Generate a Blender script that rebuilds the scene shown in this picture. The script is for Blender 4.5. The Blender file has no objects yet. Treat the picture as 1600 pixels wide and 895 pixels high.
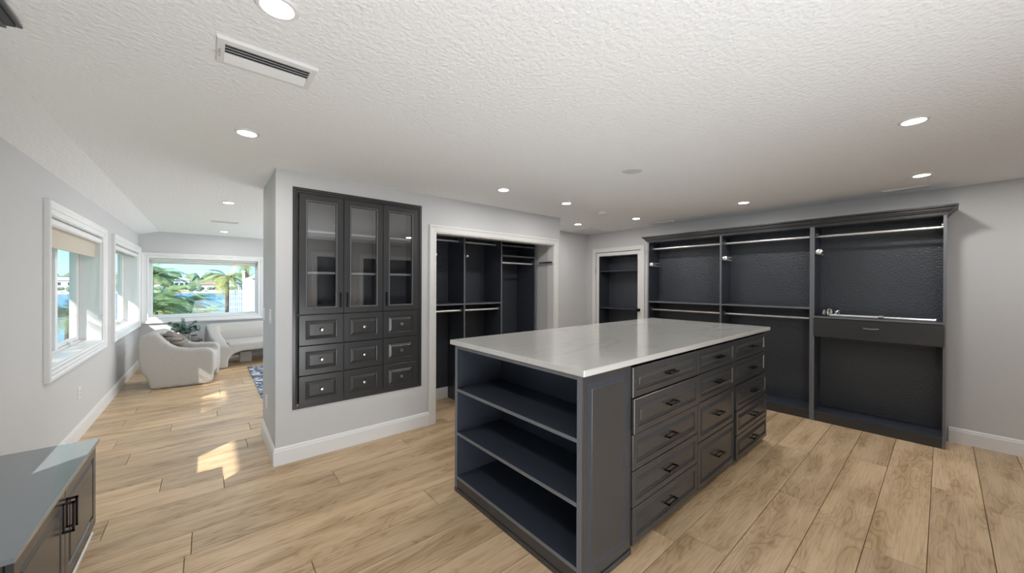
import bpy, bmesh, math, random
from mathutils import Vector, Matrix
random.seed(7)
S = bpy.context.scene
COL = S.collection

# ---------------------------------------------------------------- camera
FPX = 564.8
cam = bpy.data.cameras.new('camera')
cam.sensor_fit = 'HORIZONTAL'; cam.sensor_width = 36.0
cam.lens = FPX / 1600 * 36.0
cam.shift_y = -(447.5 - 445.97) / 1600
cam.clip_start = 0.05; cam.clip_end = 2000
co = bpy.data.objects.new('camera', cam); COL.objects.link(co)
YAW = math.radians(50.0075); PIT = -0.0021; ROL = 0.0034
F = Vector((math.cos(YAW), math.sin(YAW), 0)); R = Vector((math.sin(YAW), -math.cos(YAW), 0)); U = Vector((0, 0, 1))
F2 = F * math.cos(PIT) + U * math.sin(PIT); U2 = U * math.cos(PIT) - F * math.sin(PIT)
R3 = R * math.cos(ROL) + U2 * math.sin(ROL); U3 = U2 * math.cos(ROL) - R * math.sin(ROL)
co.matrix_world = Matrix(((R3.x, U3.x, -F2.x, 0), (R3.y, U3.y, -F2.y, 0), (R3.z, U3.z, -F2.z, 1.486), (0, 0, 0, 1)))
S.camera = co

# ---------------------------------------------------------------- world, sun, exposure
S.view_settings.view_transform = 'Standard'
S.view_settings.look = 'None'
S.view_settings.exposure = 0.0
S.view_settings.gamma = 1.0
S.view_settings.use_curve_mapping = False
LAMP_W = 7.2
CEILING_FILL_W = 78.0
LIVING_FILL_W = 130.0
SUN_E = 9.0
SKY = 2.1
w = bpy.data.worlds.new('sky'); S.world = w; w.use_nodes = True
nt = w.node_tree; nt.nodes.clear()
wo = nt.nodes.new('ShaderNodeOutputWorld'); bg = nt.nodes.new('ShaderNodeBackground')
tc = nt.nodes.new('ShaderNodeTexCoord'); sx = nt.nodes.new('ShaderNodeSeparateXYZ'); rp = nt.nodes.new('ShaderNodeValToRGB')
nt.links.new(tc.outputs['Generated'], sx.inputs[0]); nt.links.new(sx.outputs['Z'], rp.inputs[0])
nt.links.new(rp.outputs[0], bg.inputs[0]); nt.links.new(bg.outputs[0], wo.inputs[0])
bg.inputs[1].default_value = SKY
e = rp.color_ramp.elements
e[0].position = 0.0; e[0].color = (0.44, 0.70, 0.78, 1)
e[1].position = 1.0; e[1].color = (0.10, 0.26, 0.62, 1)
n = e.new(0.12); n.color = (0.22, 0.54, 0.76, 1)
sun = bpy.data.lights.new('sun', 'SUN'); sun.energy = SUN_E; sun.angle = math.radians(0.6); sun.color = (1.0, 0.94, 0.84)
so = bpy.data.objects.new('sun', sun); COL.objects.link(so)
so.rotation_euler = Vector((1.0, 0.88, -0.95)).to_track_quat('-Z', 'Y').to_euler()
so.location = (-6, -4, 8)
# unseen fill lamps, added with no real source in the place
def area_light(name, loc, target, sx_, sy_, e_, c_):
    l = bpy.data.lights.new(name, 'AREA'); l.shape = 'RECTANGLE'; l.size = sx_; l.size_y = sy_; l.energy = e_; l.color = c_
    o = bpy.data.objects.new(name, l); COL.objects.link(o); o.location = loc
    o.rotation_euler = (Vector(target) - Vector(loc)).to_track_quat('-Z', 'Y').to_euler(); return o
area_light('ceiling_fill', (.45, -.8, .35), (-.1, 1.6, 2.6), 2.0, 1.2, CEILING_FILL_W, (.93, .97, 1.0))  # added behind the viewer, aimed up to brighten the ceiling
area_light('living_fill', (3.7, 7.0, 1.2), (1.0, 6.6, 2.6), 3.2, 1.6, LIVING_FILL_W, (.95, .98, 1.0))  # added fill by the windowless right wall, lifts the living room and its ceiling

# ---------------------------------------------------------------- materials
def mat(name, color=(.8, .8, .8), rough=.5, metal=0.0, spec=.5, bump=None, var=None, coat=0.0, emit=None):
    m = bpy.data.materials.new(name); m.use_nodes = True
    nt = m.node_tree; b = nt.nodes['Principled BSDF']
    b.inputs['Base Color'].default_value = (*color, 1)
    b.inputs['Roughness'].default_value = rough
    b.inputs['Metallic'].default_value = metal
    b.inputs['Specular IOR Level'].default_value = spec
    if coat: b.inputs['Coat Weight'].default_value = coat; b.inputs['Coat Roughness'].default_value = .12
    if emit:
        b.inputs['Emission Color'].default_value = (*emit[0], 1); b.inputs['Emission Strength'].default_value = emit[1]
    tc = nt.nodes.new('ShaderNodeTexCoord')
    if var:   # (scale, amount)
        nz = nt.nodes.new('ShaderNodeTexNoise'); nz.inputs['Scale'].default_value = var[0]; nz.inputs['Detail'].default_value = 3
        mx = nt.nodes.new('ShaderNodeMix'); mx.data_type = 'RGBA'
        mx.inputs['A'].default_value = (*[c * (1 - var[1]) for c in color], 1)
        mx.inputs['B'].default_value = (*[min(1, c * (1 + var[1])) for c in color], 1)
        nt.links.new(tc.outputs['Object'], nz.inputs['Vector']); nt.links.new(nz.outputs['Fac'], mx.inputs['Factor'])
        nt.links.new(mx.outputs['Result'], b.inputs['Base Color'])
    if bump:  # (scale, strength, distance, detail)
        nz = nt.nodes.new('ShaderNodeTexNoise'); nz.inputs['Scale'].default_value = bump[0]
        nz.inputs['Detail'].default_value = bump[3] if len(bump) > 3 else 2
        bp = nt.nodes.new('ShaderNodeBump'); bp.inputs['Strength'].default_value = bump[1]; bp.inputs['Distance'].default_value = bump[2]
        nt.links.new(tc.outputs['Object'], nz.inputs['Vector']); nt.links.new(nz.outputs['Fac'], bp.inputs['Height'])
        nt.links.new(bp.outputs['Normal'], b.inputs['Normal'])
    return m

def wood_mat():
    m = bpy.data.materials.new('oak_plank'); m.use_nodes = True
    nt = m.node_tree; b = nt.nodes['Principled BSDF']; L = nt.links.new; N = nt.nodes.new
    b.inputs['Roughness'].default_value = .38; b.inputs['Specular IOR Level'].default_value = .35
    tc = N('ShaderNodeTexCoord'); oi = N('ShaderNodeObjectInfo')
    off = N('ShaderNodeVectorMath'); off.operation = 'SCALE'; off.inputs[0].default_value = (37.0, 91.0, 53.0); L(oi.outputs['Random'], off.inputs['Scale'])
    ad = N('ShaderNodeVectorMath'); ad.operation = 'ADD'; L(tc.outputs['Object'], ad.inputs[0]); L(off.outputs[0], ad.inputs[1])
    # cathedral rings: distorted waves stretched along the plank
    mp = N('ShaderNodeMapping'); mp.inputs['Scale'].default_value = (1.1, 5.2, 1.0); L(ad.outputs[0], mp.inputs[0])
    n1 = N('ShaderNodeTexNoise'); n1.inputs['Scale'].default_value = 1.35; n1.inputs['Detail'].default_value = 2.0; n1.inputs['Roughness'].default_value = .45; L(mp.outputs[0], n1.inputs['Vector'])
    mu = N('ShaderNodeMath'); mu.operation = 'MULTIPLY'; mu.inputs[1].default_value = 95.0; L(n1.outputs['Fac'], mu.inputs[0])
    sn = N('ShaderNodeMath'); sn.operation = 'SINE'; L(mu.outputs[0], sn.inputs[0])
    # fine straight grain
    m2 = N('ShaderNodeMapping'); m2.inputs['Scale'].default_value = (2.2, 60.0, 1.0); L(ad.outputs[0], m2.inputs[0])
    n2 = N('ShaderNodeTexNoise'); n2.inputs['Scale'].default_value = 2.0; n2.inputs['Detail'].default_value = 5; L(m2.outputs[0], n2.inputs['Vector'])
    # broad tone patches
    m3 = N('ShaderNodeMapping'); m3.inputs['Scale'].default_value = (1.2, 6.0, 1.0); L(ad.outputs[0], m3.inputs[0])
    n3 = N('ShaderNodeTexNoise'); n3.inputs['Scale'].default_value = 1.6; n3.inputs['Detail'].default_value = 4; L(m3.outputs[0], n3.inputs['Vector'])
    cr = N('ShaderNodeValToRGB'); e = cr.color_ramp.elements
    e[0].position = .30; e[0].color = (.50, .350, .205, 1); e[1].position = .60; e[1].color = (.70, .515, .325, 1)
    L(n3.outputs['Fac'], cr.inputs[0])
    mx = N('ShaderNodeMix'); mx.data_type = 'RGBA'; mx.blend_type = 'MULTIPLY'
    c2 = N('ShaderNodeValToRGB'); e = c2.color_ramp.elements
    e[0].position = .0; e[0].color = (.76, .70, .62, 1); e[1].position = .5; e[1].color = (1, 1, 1, 1)
    ma = N('ShaderNodeMath'); ma.operation = 'MULTIPLY_ADD'; ma.inputs[1].default_value = .5; ma.inputs[2].default_value = .5; L(sn.outputs[0], ma.inputs[0]); L(ma.outputs[0], c2.inputs[0])
    # rings only where the patch noise is darkish
    fr = N('ShaderNodeValToRGB'); e = fr.color_ramp.elements; e[0].position = .42; e[0].color = (.8, .8, .8, 1); e[1].position = .60; e[1].color = (.08, .08, .08, 1)
    L(n3.outputs['Fac'], fr.inputs[0]); L(fr.outputs[0], mx.inputs['Factor']); L(cr.outputs[0], mx.inputs['A']); L(c2.outputs[0], mx.inputs['B'])
    mg = N('ShaderNodeMix'); mg.data_type = 'RGBA'; mg.blend_type = 'MULTIPLY'; mg.inputs['Factor'].default_value = .55
    c3 = N('ShaderNodeValToRGB'); e = c3.color_ramp.elements; e[0].position = .35; e[0].color = (.72, .68, .62, 1); e[1].position = .55; e[1].color = (1, 1, 1, 1)
    L(n2.outputs['Fac'], c3.inputs[0]); L(mx.outputs['Result'], mg.inputs['A']); L(c3.outputs[0], mg.inputs['B'])
    hs = N('ShaderNodeHueSaturation'); L(mg.outputs['Result'], hs.inputs['Color'])
    mr = N('ShaderNodeMapRange'); mr.inputs['To Min'].default_value = .86; mr.inputs['To Max'].default_value = 1.12
    L(oi.outputs['Random'], mr.inputs['Value']); L(mr.outputs[0], hs.inputs['Value'])
    L(hs.outputs[0], b.inputs['Base Color'])
    bp = N('ShaderNodeBump'); bp.inputs['Strength'].default_value = .12; bp.inputs['Distance'].default_value = .002
    L(n2.outputs['Fac'], bp.inputs['Height']); L(bp.outputs[0], b.inputs['Normal'])
    return m

def glass_mat(name, refl=.08, tint=(1, 1, 1)):
    m = bpy.data.materials.new(name); m.use_nodes = True; nt = m.node_tree; nt.nodes.clear(); L = nt.links.new; N = nt.nodes.new
    graz = .3 if refl < .1 else .7
    o = N('ShaderNodeOutputMaterial'); t = N('ShaderNodeBsdfTransparent'); g = N('ShaderNodeBsdfGlossy'); x = N('ShaderNodeMixShader')
    t.inputs[0].default_value = (*tint, 1); g.inputs['Roughness'].default_value = 0.01; g.inputs[0].default_value = (1, 1, 1, 1)
    lw = N('ShaderNodeLayerWeight'); lw.inputs['Blend'].default_value = .5
    pw = N('ShaderNodeMath'); pw.operation = 'POWER'; pw.inputs[1].default_value = 4.0; L(lw.outputs['Facing'], pw.inputs[0])
    ma = N('ShaderNodeMath'); ma.operation = 'MULTIPLY_ADD'; ma.inputs[1].default_value = graz; ma.inputs[2].default_value = refl; L(pw.outputs[0], ma.inputs[0])
    L(ma.outputs[0], x.inputs[0]); L(t.outputs[0], x.inputs[1]); L(g.outputs[0], x.inputs[2]); L(x.outputs[0], o.inputs[0])
    return m

def quartz_mat():
    m = mat('white_quartz', (.66, .655, .63), .12, coat=.3)
    nt = m.node_tree; L = nt.links.new; N = nt.nodes.new; b = nt.nodes['Principled BSDF']
    tc = N('ShaderNodeTexCoord'); mp = N('ShaderNodeMapping'); mp.inputs['Rotation'].default_value = (0, 0, .5); mp.inputs['Scale'].default_value = (.8, 2.2, 1); L(tc.outputs['Object'], mp.inputs[0])
    nz = N('ShaderNodeTexNoise'); nz.inputs['Scale'].default_value = 1.1; nz.inputs['Detail'].default_value = 6; nz.inputs['Distortion'].default_value = .6; L(mp.outputs[0], nz.inputs['Vector'])
    cr = N('ShaderNodeValToRGB'); e = cr.color_ramp.elements
    e[0].position = .485; e[0].color = (.585, .575, .545, 1); e[1].position = .515; e[1].color = (.585, .575, .545, 1)
    k = e.new(.5); k.color = (.53, .515, .48, 1)
    L(nz.outputs['Fac'], cr.inputs[0]); L(cr.outputs[0], b.inputs['Base Color'])
    return m

def water_mat():
    m = mat('bay_water', (.03, .20, .42), .25, spec=.4, bump=(.6, .5, .4, 4))
    return m

def rug_mat():
    m = mat('rug_pile', (.2, .23, .28), .95)
    nt = m.node_tree; L = nt.links.new; N = nt.nodes.new; b = nt.nodes['Principled BSDF']
    tc = N('ShaderNodeTexCoord'); nz = N('ShaderNodeTexNoise'); nz.inputs['Scale'].default_value = 9; nz.inputs['Detail'].default_value = 6; nz.inputs['Distortion'].default_value = 1.5
    cr = N('ShaderNodeValToRGB'); e = cr.color_ramp.elements
    e[0].position = .40; e[0].color = (.035, .045, .075, 1); e[1].position = .60; e[1].color = (.55, .55, .56, 1); k = e.new(.5); k.color = (.16, .22, .33, 1)
    L(tc.outputs['Object'], nz.inputs['Vector']); L(nz.outputs['Fac'], cr.inputs[0]); L(cr.outputs[0], b.inputs['Base Color'])
    return m

def fabric_mat():
    m = mat('boucle_fabric', (.50, .485, .46), .95, spec=.1, bump=(90, .7, .008, 3))
    return m

def backer_mat():
    # hammered dark backing paint
    return mat('textured_backing', (.044, .050, .062), .36, spec=.6, bump=(58, .8, .008, 2))

WALL = mat('wall_paint', (.60, .60, .605), .75, spec=.2, bump=(60, .06, .002, 2))
CEIL = mat('ceiling_paint', (.885, .895, .91), .75, spec=.2, bump=(46, .8, .009, 3))
TRIM = mat('white_trim_paint', (.80, .80, .80), .35)
TRIMW = mat('warm_white_casing_paint', (.76, .75, .73), .35)
DARK = mat('charcoal_cabinet_paint', (.044, .0435, .0445), .26, spec=.5)
DARKI = mat('charcoal_laminate', (.040, .047, .062), .36, spec=.5)
EDGE = mat('edge_banding', (.15, .155, .17), .4)
BACK = backer_mat()
SHELFL = mat('light_shelf_edge', (.42, .42, .43), .4)
PLANK = wood_mat()
SUBF = mat('subfloor', (.16, .11, .07), .8)
QUARTZ = quartz_mat()
BLACK = mat('black_metal', (.012, .012, .013), .3, metal=.6)
CHROME = mat('chrome', (.92, .92, .92), .3, metal=.7)
NICKEL = mat('brushed_nickel', (.62, .60, .57), .28, metal=1.0)
PANE = glass_mat('window_glass', .015)
CABGLASS = glass_mat('cabinet_glass', .13, (.92, .93, .94))
LENS = mat('lamp_lens', (.9, .9, .9), .5, emit=((1, .98, .95), 14.0))
WHITEM = mat('white_enamel', (.78, .78, .78), .4)
GREYM = mat('grey_duct', (.12, .125, .12), .6)
SHADE = mat('shade_fabric', (.58, .53, .45), .9, spec=.1, bump=(300, .1, .001))
FABRIC = fabric_mat()
KNOT = mat('knot_cushion_fabric', (.30, .265, .24), .95, spec=.1, bump=(120, .3, .004))
CONC = mat('grey_ceramic', (.42, .41, .42), .6)
LEAF = mat('eucalyptus_leaf', (.16, .25, .20), .6, var=(14, .4))
LEAFP = mat('plum_leaf', (.13, .07, .08), .6)
STEM = mat('stem', (.12, .10, .06), .7)
TABLETOP = glass_mat('table_glass', .12, (.75, .86, .80))
BRONZE = mat('bronze_edge', (.20, .14, .09), .35, metal=.7)
WATER = water_mat()
SAND = mat('pale_sand', (.62, .55, .44), .9, var=(.3, .15))
GRASS = mat('ground_cover', (.09, .16, .05), .9, var=(.6, .4))
PALM1 = mat('palm_green', (.17, .25, .09), .55, var=(1.2, .45))
PALM2 = mat('palm_yellow_green', (.42, .42, .14), .55, var=(1.2, .35))
TRUNK = mat('palm_trunk', (.20, .15, .11), .9, var=(5, .3))
FARTREE = mat('far_foliage', (.16, .22, .13), .9, var=(.25, .5))
STUCCO = mat('white_stucco', (.80, .80, .78), .8)
ROOFT = mat('clay_roof', (.45, .22, .14), .8)
DARKW = mat('far_window', (.04, .05, .07), .2)
RUG = rug_mat()

# ---------------------------------------------------------------- mesh builder
class B:
    def __init__(s): s.v = []; s.f = []
    def quad(s, *p):
        i = len(s.v); s.v += [tuple(q) for q in p]; s.f.append(tuple(range(i, i + len(p)))); return s
    def box(s, a, b, bev=0.0):
        x0, y0, z0 = [min(a[i], b[i]) for i in range(3)]; x1, y1, z1 = [max(a[i], b[i]) for i in range(3)]
        if bev <= 0:
            i = len(s.v)
            s.v += [(x0,y0,z0),(x1,y0,z0),(x1,y1,z0),(x0,y1,z0),(x0,y0,z1),(x1,y0,z1),(x1,y1,z1),(x0,y1,z1)]
            s.f += [tuple(i + k for k in q) for q in ((0,3,2,1),(4,5,6,7),(0,1,5,4),(1,2,6,5),(2,3,7,6),(3,0,4,7))]
            return s
        bm = bmesh.new()
        bmesh.ops.create_cube(bm, size=1.0)
        for v in bm.verts: v.co = Vector(((v.co.x + .5) * (x1 - x0) + x0, (v.co.y + .5) * (y1 - y0) + y0, (v.co.z + .5) * (z1 - z0) + z0))
        bmesh.ops.bevel(bm, geom=bm.edges[:], offset=bev, segments=1, affect='EDGES', clamp_overlap=True)
        s.add(bm); bm.free(); return s
    def add(s, bm):
        i = len(s.v); bm.verts.index_update()
        s.v += [tuple(v.co) for v in bm.verts]; s.f += [tuple(i + v.index for v in f.verts) for f in bm.faces]
        return s
    def loft(s, rings, closed_ring=True, caps=True, loop=False):
        n = len(rings[0]); i0 = len(s.v)
        for r in rings: s.v += [tuple(p) for p in r]
        m = len(rings)
        for a in range(m if loop else m - 1):
            b = (a + 1) % m
            for k in range(n if closed_ring else n - 1):
                l = (k + 1) % n
                s.f.append((i0 + a * n + k, i0 + a * n + l, i0 + b * n + l, i0 + b * n + k))
        if caps and not loop:
            s.f.append(tuple(i0 + k for k in reversed(range(n)))); s.f.append(tuple(i0 + (m - 1) * n + k for k in range(n)))
        return s
    def tube(s, pts, r, seg=8, caps=True):
        pts = [Vector(p) for p in pts]; rr = r if isinstance(r, (list, tuple)) else [r] * len(pts)
        rings = []; ref = None
        for i, p in enumerate(pts):
            t = (pts[min(i + 1, len(pts) - 1)] - pts[max(i - 1, 0)]).normalized()
            if ref is None: ref = t.orthogonal().normalized()
            ref = (ref - t * ref.dot(t)).normalized(); q = t.cross(ref)
            rings.append([p + (ref * math.cos(2 * math.pi * k / seg) + q * math.sin(2 * math.pi * k / seg)) * rr[i] for k in range(seg)])
        return s.loft(rings, caps=caps)
    def lathe(s, c, axis, prof, seg=24, ring=False):
        c = Vector(c); ax = Vector(axis).normalized(); a = ax.orthogonal().normalized(); b = ax.cross(a)
        return s.loft([[c + ax * h + (a * math.cos(2 * math.pi * k / seg) + b * math.sin(2 * math.pi * k / seg)) * r for k in range(seg)] for r, h in prof], loop=ring)
    def rects(s, o, Uv, Vv, Nv, w, h, rings, loop=False):
        """nested rectangles: rings = (inset, depth out)"""
        o = Vector(o); Uv = Vector(Uv); Vv = Vector(Vv); Nv = Vector(Nv)
        L = [[o + Uv * a + Vv * b + Nv * d for a, b in ((i, i), (w - i, i), (w - i, h - i), (i, h - i))] for i, d in rings]
        return s.loft(L, loop=loop)
    def sweep(s, o, Uv, Vv, Nv, pts, prof, closed=False):
        """sweep a closed profile (offset to the left of travel, height along N) along a 2D path with mitred corners"""
        o = Vector(o); Uv = Vector(Uv); Vv = Vector(Vv); Nv = Vector(Nv); n = len(pts); P = [Vector(p) for p in pts]
        ms = []
        for i in range(n):
            def nrm(a, b): d = (P[b] - P[a]).normalized(); return Vector((-d.y, d.x))
            if closed or 0 < i < n - 1:
                n1 = nrm((i - 1) % n, i); n2 = nrm(i, (i + 1) % n); q = n1 + n2; ms.append(q / (q.dot(n1)))
            elif i == 0: ms.append(nrm(0, 1))
            else: ms.append(nrm(n - 2, n - 1))
        rings = [[o + Uv * (P[i].x + d * ms[i].x) + Vv * (P[i].y + d * ms[i].y) + Nv * z for d, z in prof] for i in range(n)]
        return s.loft(rings, loop=closed)

def wloc(o):
    l = Vector((0, 0, 0))
    while o is not None: l += o.location; o = o.parent
    return l

def finish(me, smooth):
    bm = bmesh.new(); bm.from_mesh(me); bmesh.ops.recalc_face_normals(bm, faces=bm.faces[:])
    if smooth:
        for f in bm.faces: f.smooth = True
        for ed in bm.edges:
            if len(ed.link_faces) == 2 and ed.calc_face_angle(0) > math.radians(smooth if smooth > 1 else 40): ed.smooth = False
    bm.to_mesh(me); bm.free()

def obj(name, b, m, parent=None, smooth=0, label=None, kind=None, origin=None):
    me = bpy.data.meshes.new(name)
    off = wloc(parent) if parent else (Vector(origin) if origin else Vector((0, 0, 0)))
    me.from_pydata([(v[0] - off.x, v[1] - off.y, v[2] - off.z) for v in b.v], [], b.f)
    finish(me, smooth)
    o = bpy.data.objects.new(name, me); COL.objects.link(o)
    if parent: o.parent = parent
    elif origin: o.location = off
    for q in (m if isinstance(m, (list, tuple)) else [m]): me.materials.append(q)
    if label: o['label'] = label
    if kind: o['kind'] = kind
    return o

def thing(name, label, cat, loc=(0, 0, 0), group=None):
    o = bpy.data.objects.new(name, None); COL.objects.link(o); o.location = loc; o.empty_display_size = .1
    o['label'] = label; o['category'] = cat
    if group: o['group'] = group
    return o
def setting(name, loc=(0, 0, 0)):
    o = bpy.data.objects.new(name, None); COL.objects.link(o); o.location = loc; o['kind'] = 'structure'; return o
def tag(o, label, cat, group=None):
    o['label'] = label; o['category'] = cat
    if group: o['group'] = group
    return o
def structure(name, b, m, smooth=0): return obj(name, b, m, smooth=smooth, kind='structure')
def copy_tree(o, parent=None):
    c = o.copy(); COL.objects.link(c)
    if parent: c.parent = parent
    for ch in list(o.children): copy_tree(ch, c)
    return c
def world_pt(u, v, axis, val):
    """point on a plane of the place seen at a pixel of the photograph; used to read positions off it"""
    d = F2 + R3 * ((u - 800) / FPX) + U3 * ((445.97 - v) / FPX); c = Vector((0, 0, 1.486)); t = (val - c[axis]) / d[axis]; return c + d * t

EX, EY, EZ = Vector((1, 0, 0)), Vector((0, 1, 0)), Vector((0, 0, 1))

# ---------------------------------------------------------------- key planes
H = 2.433; HL = 2.36; XL = -.956; XR = 5.45; YB = -1.5; YF = 9.18
YP = 3.498; XP0 = .417; XP1 = 3.82; YPB = 4.37; YA = 4.298
LT = .24   # outer wall thickness

def wall_boxes(b, ax0, ax1, z0, z1, opens, place):
    """strips around openings; place(a0,a1,z0,z1) adds a box"""
    xs = ax0
    for (a0, a1, c0, c1) in sorted(opens):
        place(xs, a0, z0, z1)
        if c0 > z0: place(a0, a1, z0, c0)
        if c1 < z1: place(a0, a1, c1, z1)
        xs = a1
    place(xs, ax1, z0, z1)

# left wall (three windows; the nearest one is above the low cabinet just outside the frame)
W1 = (4.46, 6.29, .82, 2.03); W2 = (6.95, 9.08, .82, 2.03); W3 = (2.34, 3.34, .82, 2.03)
b = B(); wall_boxes(b, YB - .2, YF + .3, -.3, 2.6, [W1, W2, W3], lambda a0, a1, z0, z1: b.box((XL - LT, a0, z0), (XL, a1, z1)))
structure('wall_left', b, WALL)
FW = (-.835, .79, .865, 1.955)
b = B(); wall_boxes(b, XL, 4.0, -.3, 2.6, [FW], lambda a0, a1, z0, z1: b.box((a0, YF, z0), (a1, YF + LT, z1)))
structure('wall_far', b, WALL)
b = B(); b.box((3.82, YPB, -.1), (4.0, YF, 2.6)); structure('wall_living_right', b, WALL)
# partition block with cabinet niche and closet
NI = (.536, 1.70, .43, 2.303); CL = (1.858, 3.70, 0, 2.05)
b = B(); wall_boxes(b, XP0, XP1, 0, 2.5, [NI, CL], lambda a0, a1, z0, z1: b.box((a0, YP, z0), (a1, YP + .11, z1)))
b.box((XP0, YP + .11, 0), (XP0 + .11, YPB, 2.5)); b.box((XP0 + .11, 4.21, 0), (XP1, YPB, 2.5))
b.box((1.72, YP + .11, 0), (1.82, 4.21, 2.5))
b.box((3.70, YP + .11, 0), (XP1, 4.21, 2.5))
structure('wall_partition', b, WALL)
b = B(); b.box((XP1 + .002, YA, 0), (XR, YA + .2, 2.5)); structure('wall_alcove', b, WALL)
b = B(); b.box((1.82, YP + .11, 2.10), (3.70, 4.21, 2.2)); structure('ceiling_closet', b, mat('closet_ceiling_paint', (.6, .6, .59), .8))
# right wall with shelved door recess
DR = (3.20, 4.10, 0, 2.075)
b = B(); wall_boxes(b, YB - .2, YA + .2, 0, 2.5, [DR], lambda a0, a1, z0, z1: b.box((XR, a0, z0), (XR + .12, a1, z1)))
structure('wall_right', b, WALL)
# rear wall (seen only in reflections): two dark closet openings with casings
RO1 = (1.75, 2.25, 0, 2.08); RO2 = (2.70, 4.3, 0, 2.08)
b = B(); wall_boxes(b, XL, XR + .12, 0, 2.5, [RO1, RO2], lambda a0, a1, z0, z1: b.box((a0, YB - .1, z0), (a1, YB, z1)))
structure('wall_rear', b, WALL)
b = B()
for a0, a1, _, z1 in (RO1, RO2): b.box((a0 - .02, YB - .62, 0), (a1 + .02, YB - .60, 2.1)); b.box((a0 - .04, YB - .6, 0), (a0 - .02, YB - .1, 2.1)); b.box((a1 + .02, YB - .6, 0), (a1 + .04, YB - .1, 2.1)); b.box((a0 - .04, YB - .62, 2.1), (a1 + .04, YB - .1, 2.12))
structure('trim_8', b, DARKI)

# ceiling: flat, folding down slightly along the window wall
b = B(); prof = [(XL - LT, HL - .06), (XL, HL), (-.69, H), (XR + .3, H), (XR + .3, H + .12), (XL - LT, H + .12)]
b.loft([[Vector((x, y, z)) for x, z in prof] for y in (YB - .8, YF + LT)])
structure('ceiling', b, CEIL)
# eave outside the window wall
b = B(); b.box((-2.37, YB, 2.42), (XL - LT, YF + .9, 2.62)); b.box((XL - LT, YF + LT, 2.42), (4.2, YF + .9, 2.62)); structure('trim_9', b, STUCCO)

# ---------------------------------------------------------------- floor of separate oak planks
fl = setting('floor')
b = B(); b.box((XL - LT, YB - .7, -.30), (XR + .3, YF + LT, -.012)); obj('subfloor', b, SUBF, fl)
PW = .236; PLN = 1.9; GAP = .0015
known = {2: 3.157, 1: 2.37, -1: 4.112, -2: 3.96, 3: 2.188, 11: -.074, 13: -.48, 18: -.52, 20: -.66, 21: -.295, 19: .33, 22: .075, 25: -.65}
kmin = math.floor((YB - .05) / PW) ; kmax = math.ceil((YF - .05) / PW)
for k in range(kmin, kmax + 1):
    y0 = max(.05 + k * PW, YB - .02); y1 = min(.05 + (k + 1) * PW, YF)
    if y1 - y0 < .02: continue
    xmax = XR + .02 if y0 < YA else 3.85
    ph = known.get(k, random.uniform(0, PLN))
    x = ph - PLN * math.ceil((ph - XL) / PLN)
    while x < xmax:
        xa = max(x, XL - .01); xb = min(x + PLN, xmax)
        if xb - xa > .04:
            bb = B(); bb.rects((xa + GAP, y0 + GAP, 0), EX, EY, EZ, xb - xa - 2 * GAP, y1 - y0 - 2 * GAP, [(0, -.012), (0, -.002), (.002, 0)])
            obj('plank', bb, PLANK, fl)
        x += PLN

# ---------------------------------------------------------------- baseboards
BBP = [(0, 0), (.015, 0), (.015, .112), (.011, .122), (.011, .130), (.004, .142), (0, .142)]
def baseboard(name, pts, m=TRIM):
    b = B(); b.sweep((0, 0, 0), EX, EY, EZ, pts, BBP); structure(name, b, m)
baseboard('baseboard_left', [(XL, YF), (XL, 3.26)])
baseboard('baseboard_far', [(3.82, YF), (XL, YF)])
baseboard('baseboard_partition', [(1.785, YP), (XP0, YP), (XP0, YPB), (1.5, YPB)][:3])
baseboard('baseboard_right', [(XR, -.04), (XR, YB)][::-1])
baseboard('baseboard_alcove', [(XR, YA), (XP1 + .01, YA)])
b = B(); b.sweep((0, 0, 0), EX, EY, EZ, [(3.69, 4.21), (1.82, 4.21)], BBP); structure('baseboard_closet', b, TRIM)

# ---------------------------------------------------------------- casings
CAS = [(-.004, 0), (-.004, .012), (.012, .016), (.016, .012), (.060, .016), (.066, .022), (.082, .024), (.092, .018), (.092, 0)]
def casing(name, o, Uv, Vv, Nv, pts, m, closed=False, prof=CAS, parent=None):
    b = B(); b.sweep(o, Uv, Vv, Nv, pts, prof, closed)
    return obj(name, b, m, parent, kind=None if parent else 'structure')
# closet casing, on the face looking toward -Y; opening path so that "left of travel" is outward
casing('trim_1', (0, YP, 0), EX, EZ, -EY, [(CL[0], 0), (CL[0], CL[3]), (CL[1], CL[3]), (CL[1], 0)], TRIMW, prof=[(d * .8, n) for d, n in CAS])
b = B(); b.box((CL[0], YP - .004, 0), (CL[0] + .012, YP + .115, CL[3])); b.box((CL[1] - .012, YP - .004, 0), (CL[1], YP + .115, CL[3])); b.box((CL[0] + .012, YP - .004, CL[3] - .012), (CL[1] - .012, YP + .115, CL[3])); structure('trim_2', b, TRIMW)
for i, o_ in enumerate((RO1, RO2)):
    casing('trim_%d' % (6 + i), (0, YB, 0), EX, EZ, EY, [(o_[0], 0), (o_[0], o_[3]), (o_[1], o_[3]), (o_[1], 0)], TRIMW)

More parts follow.
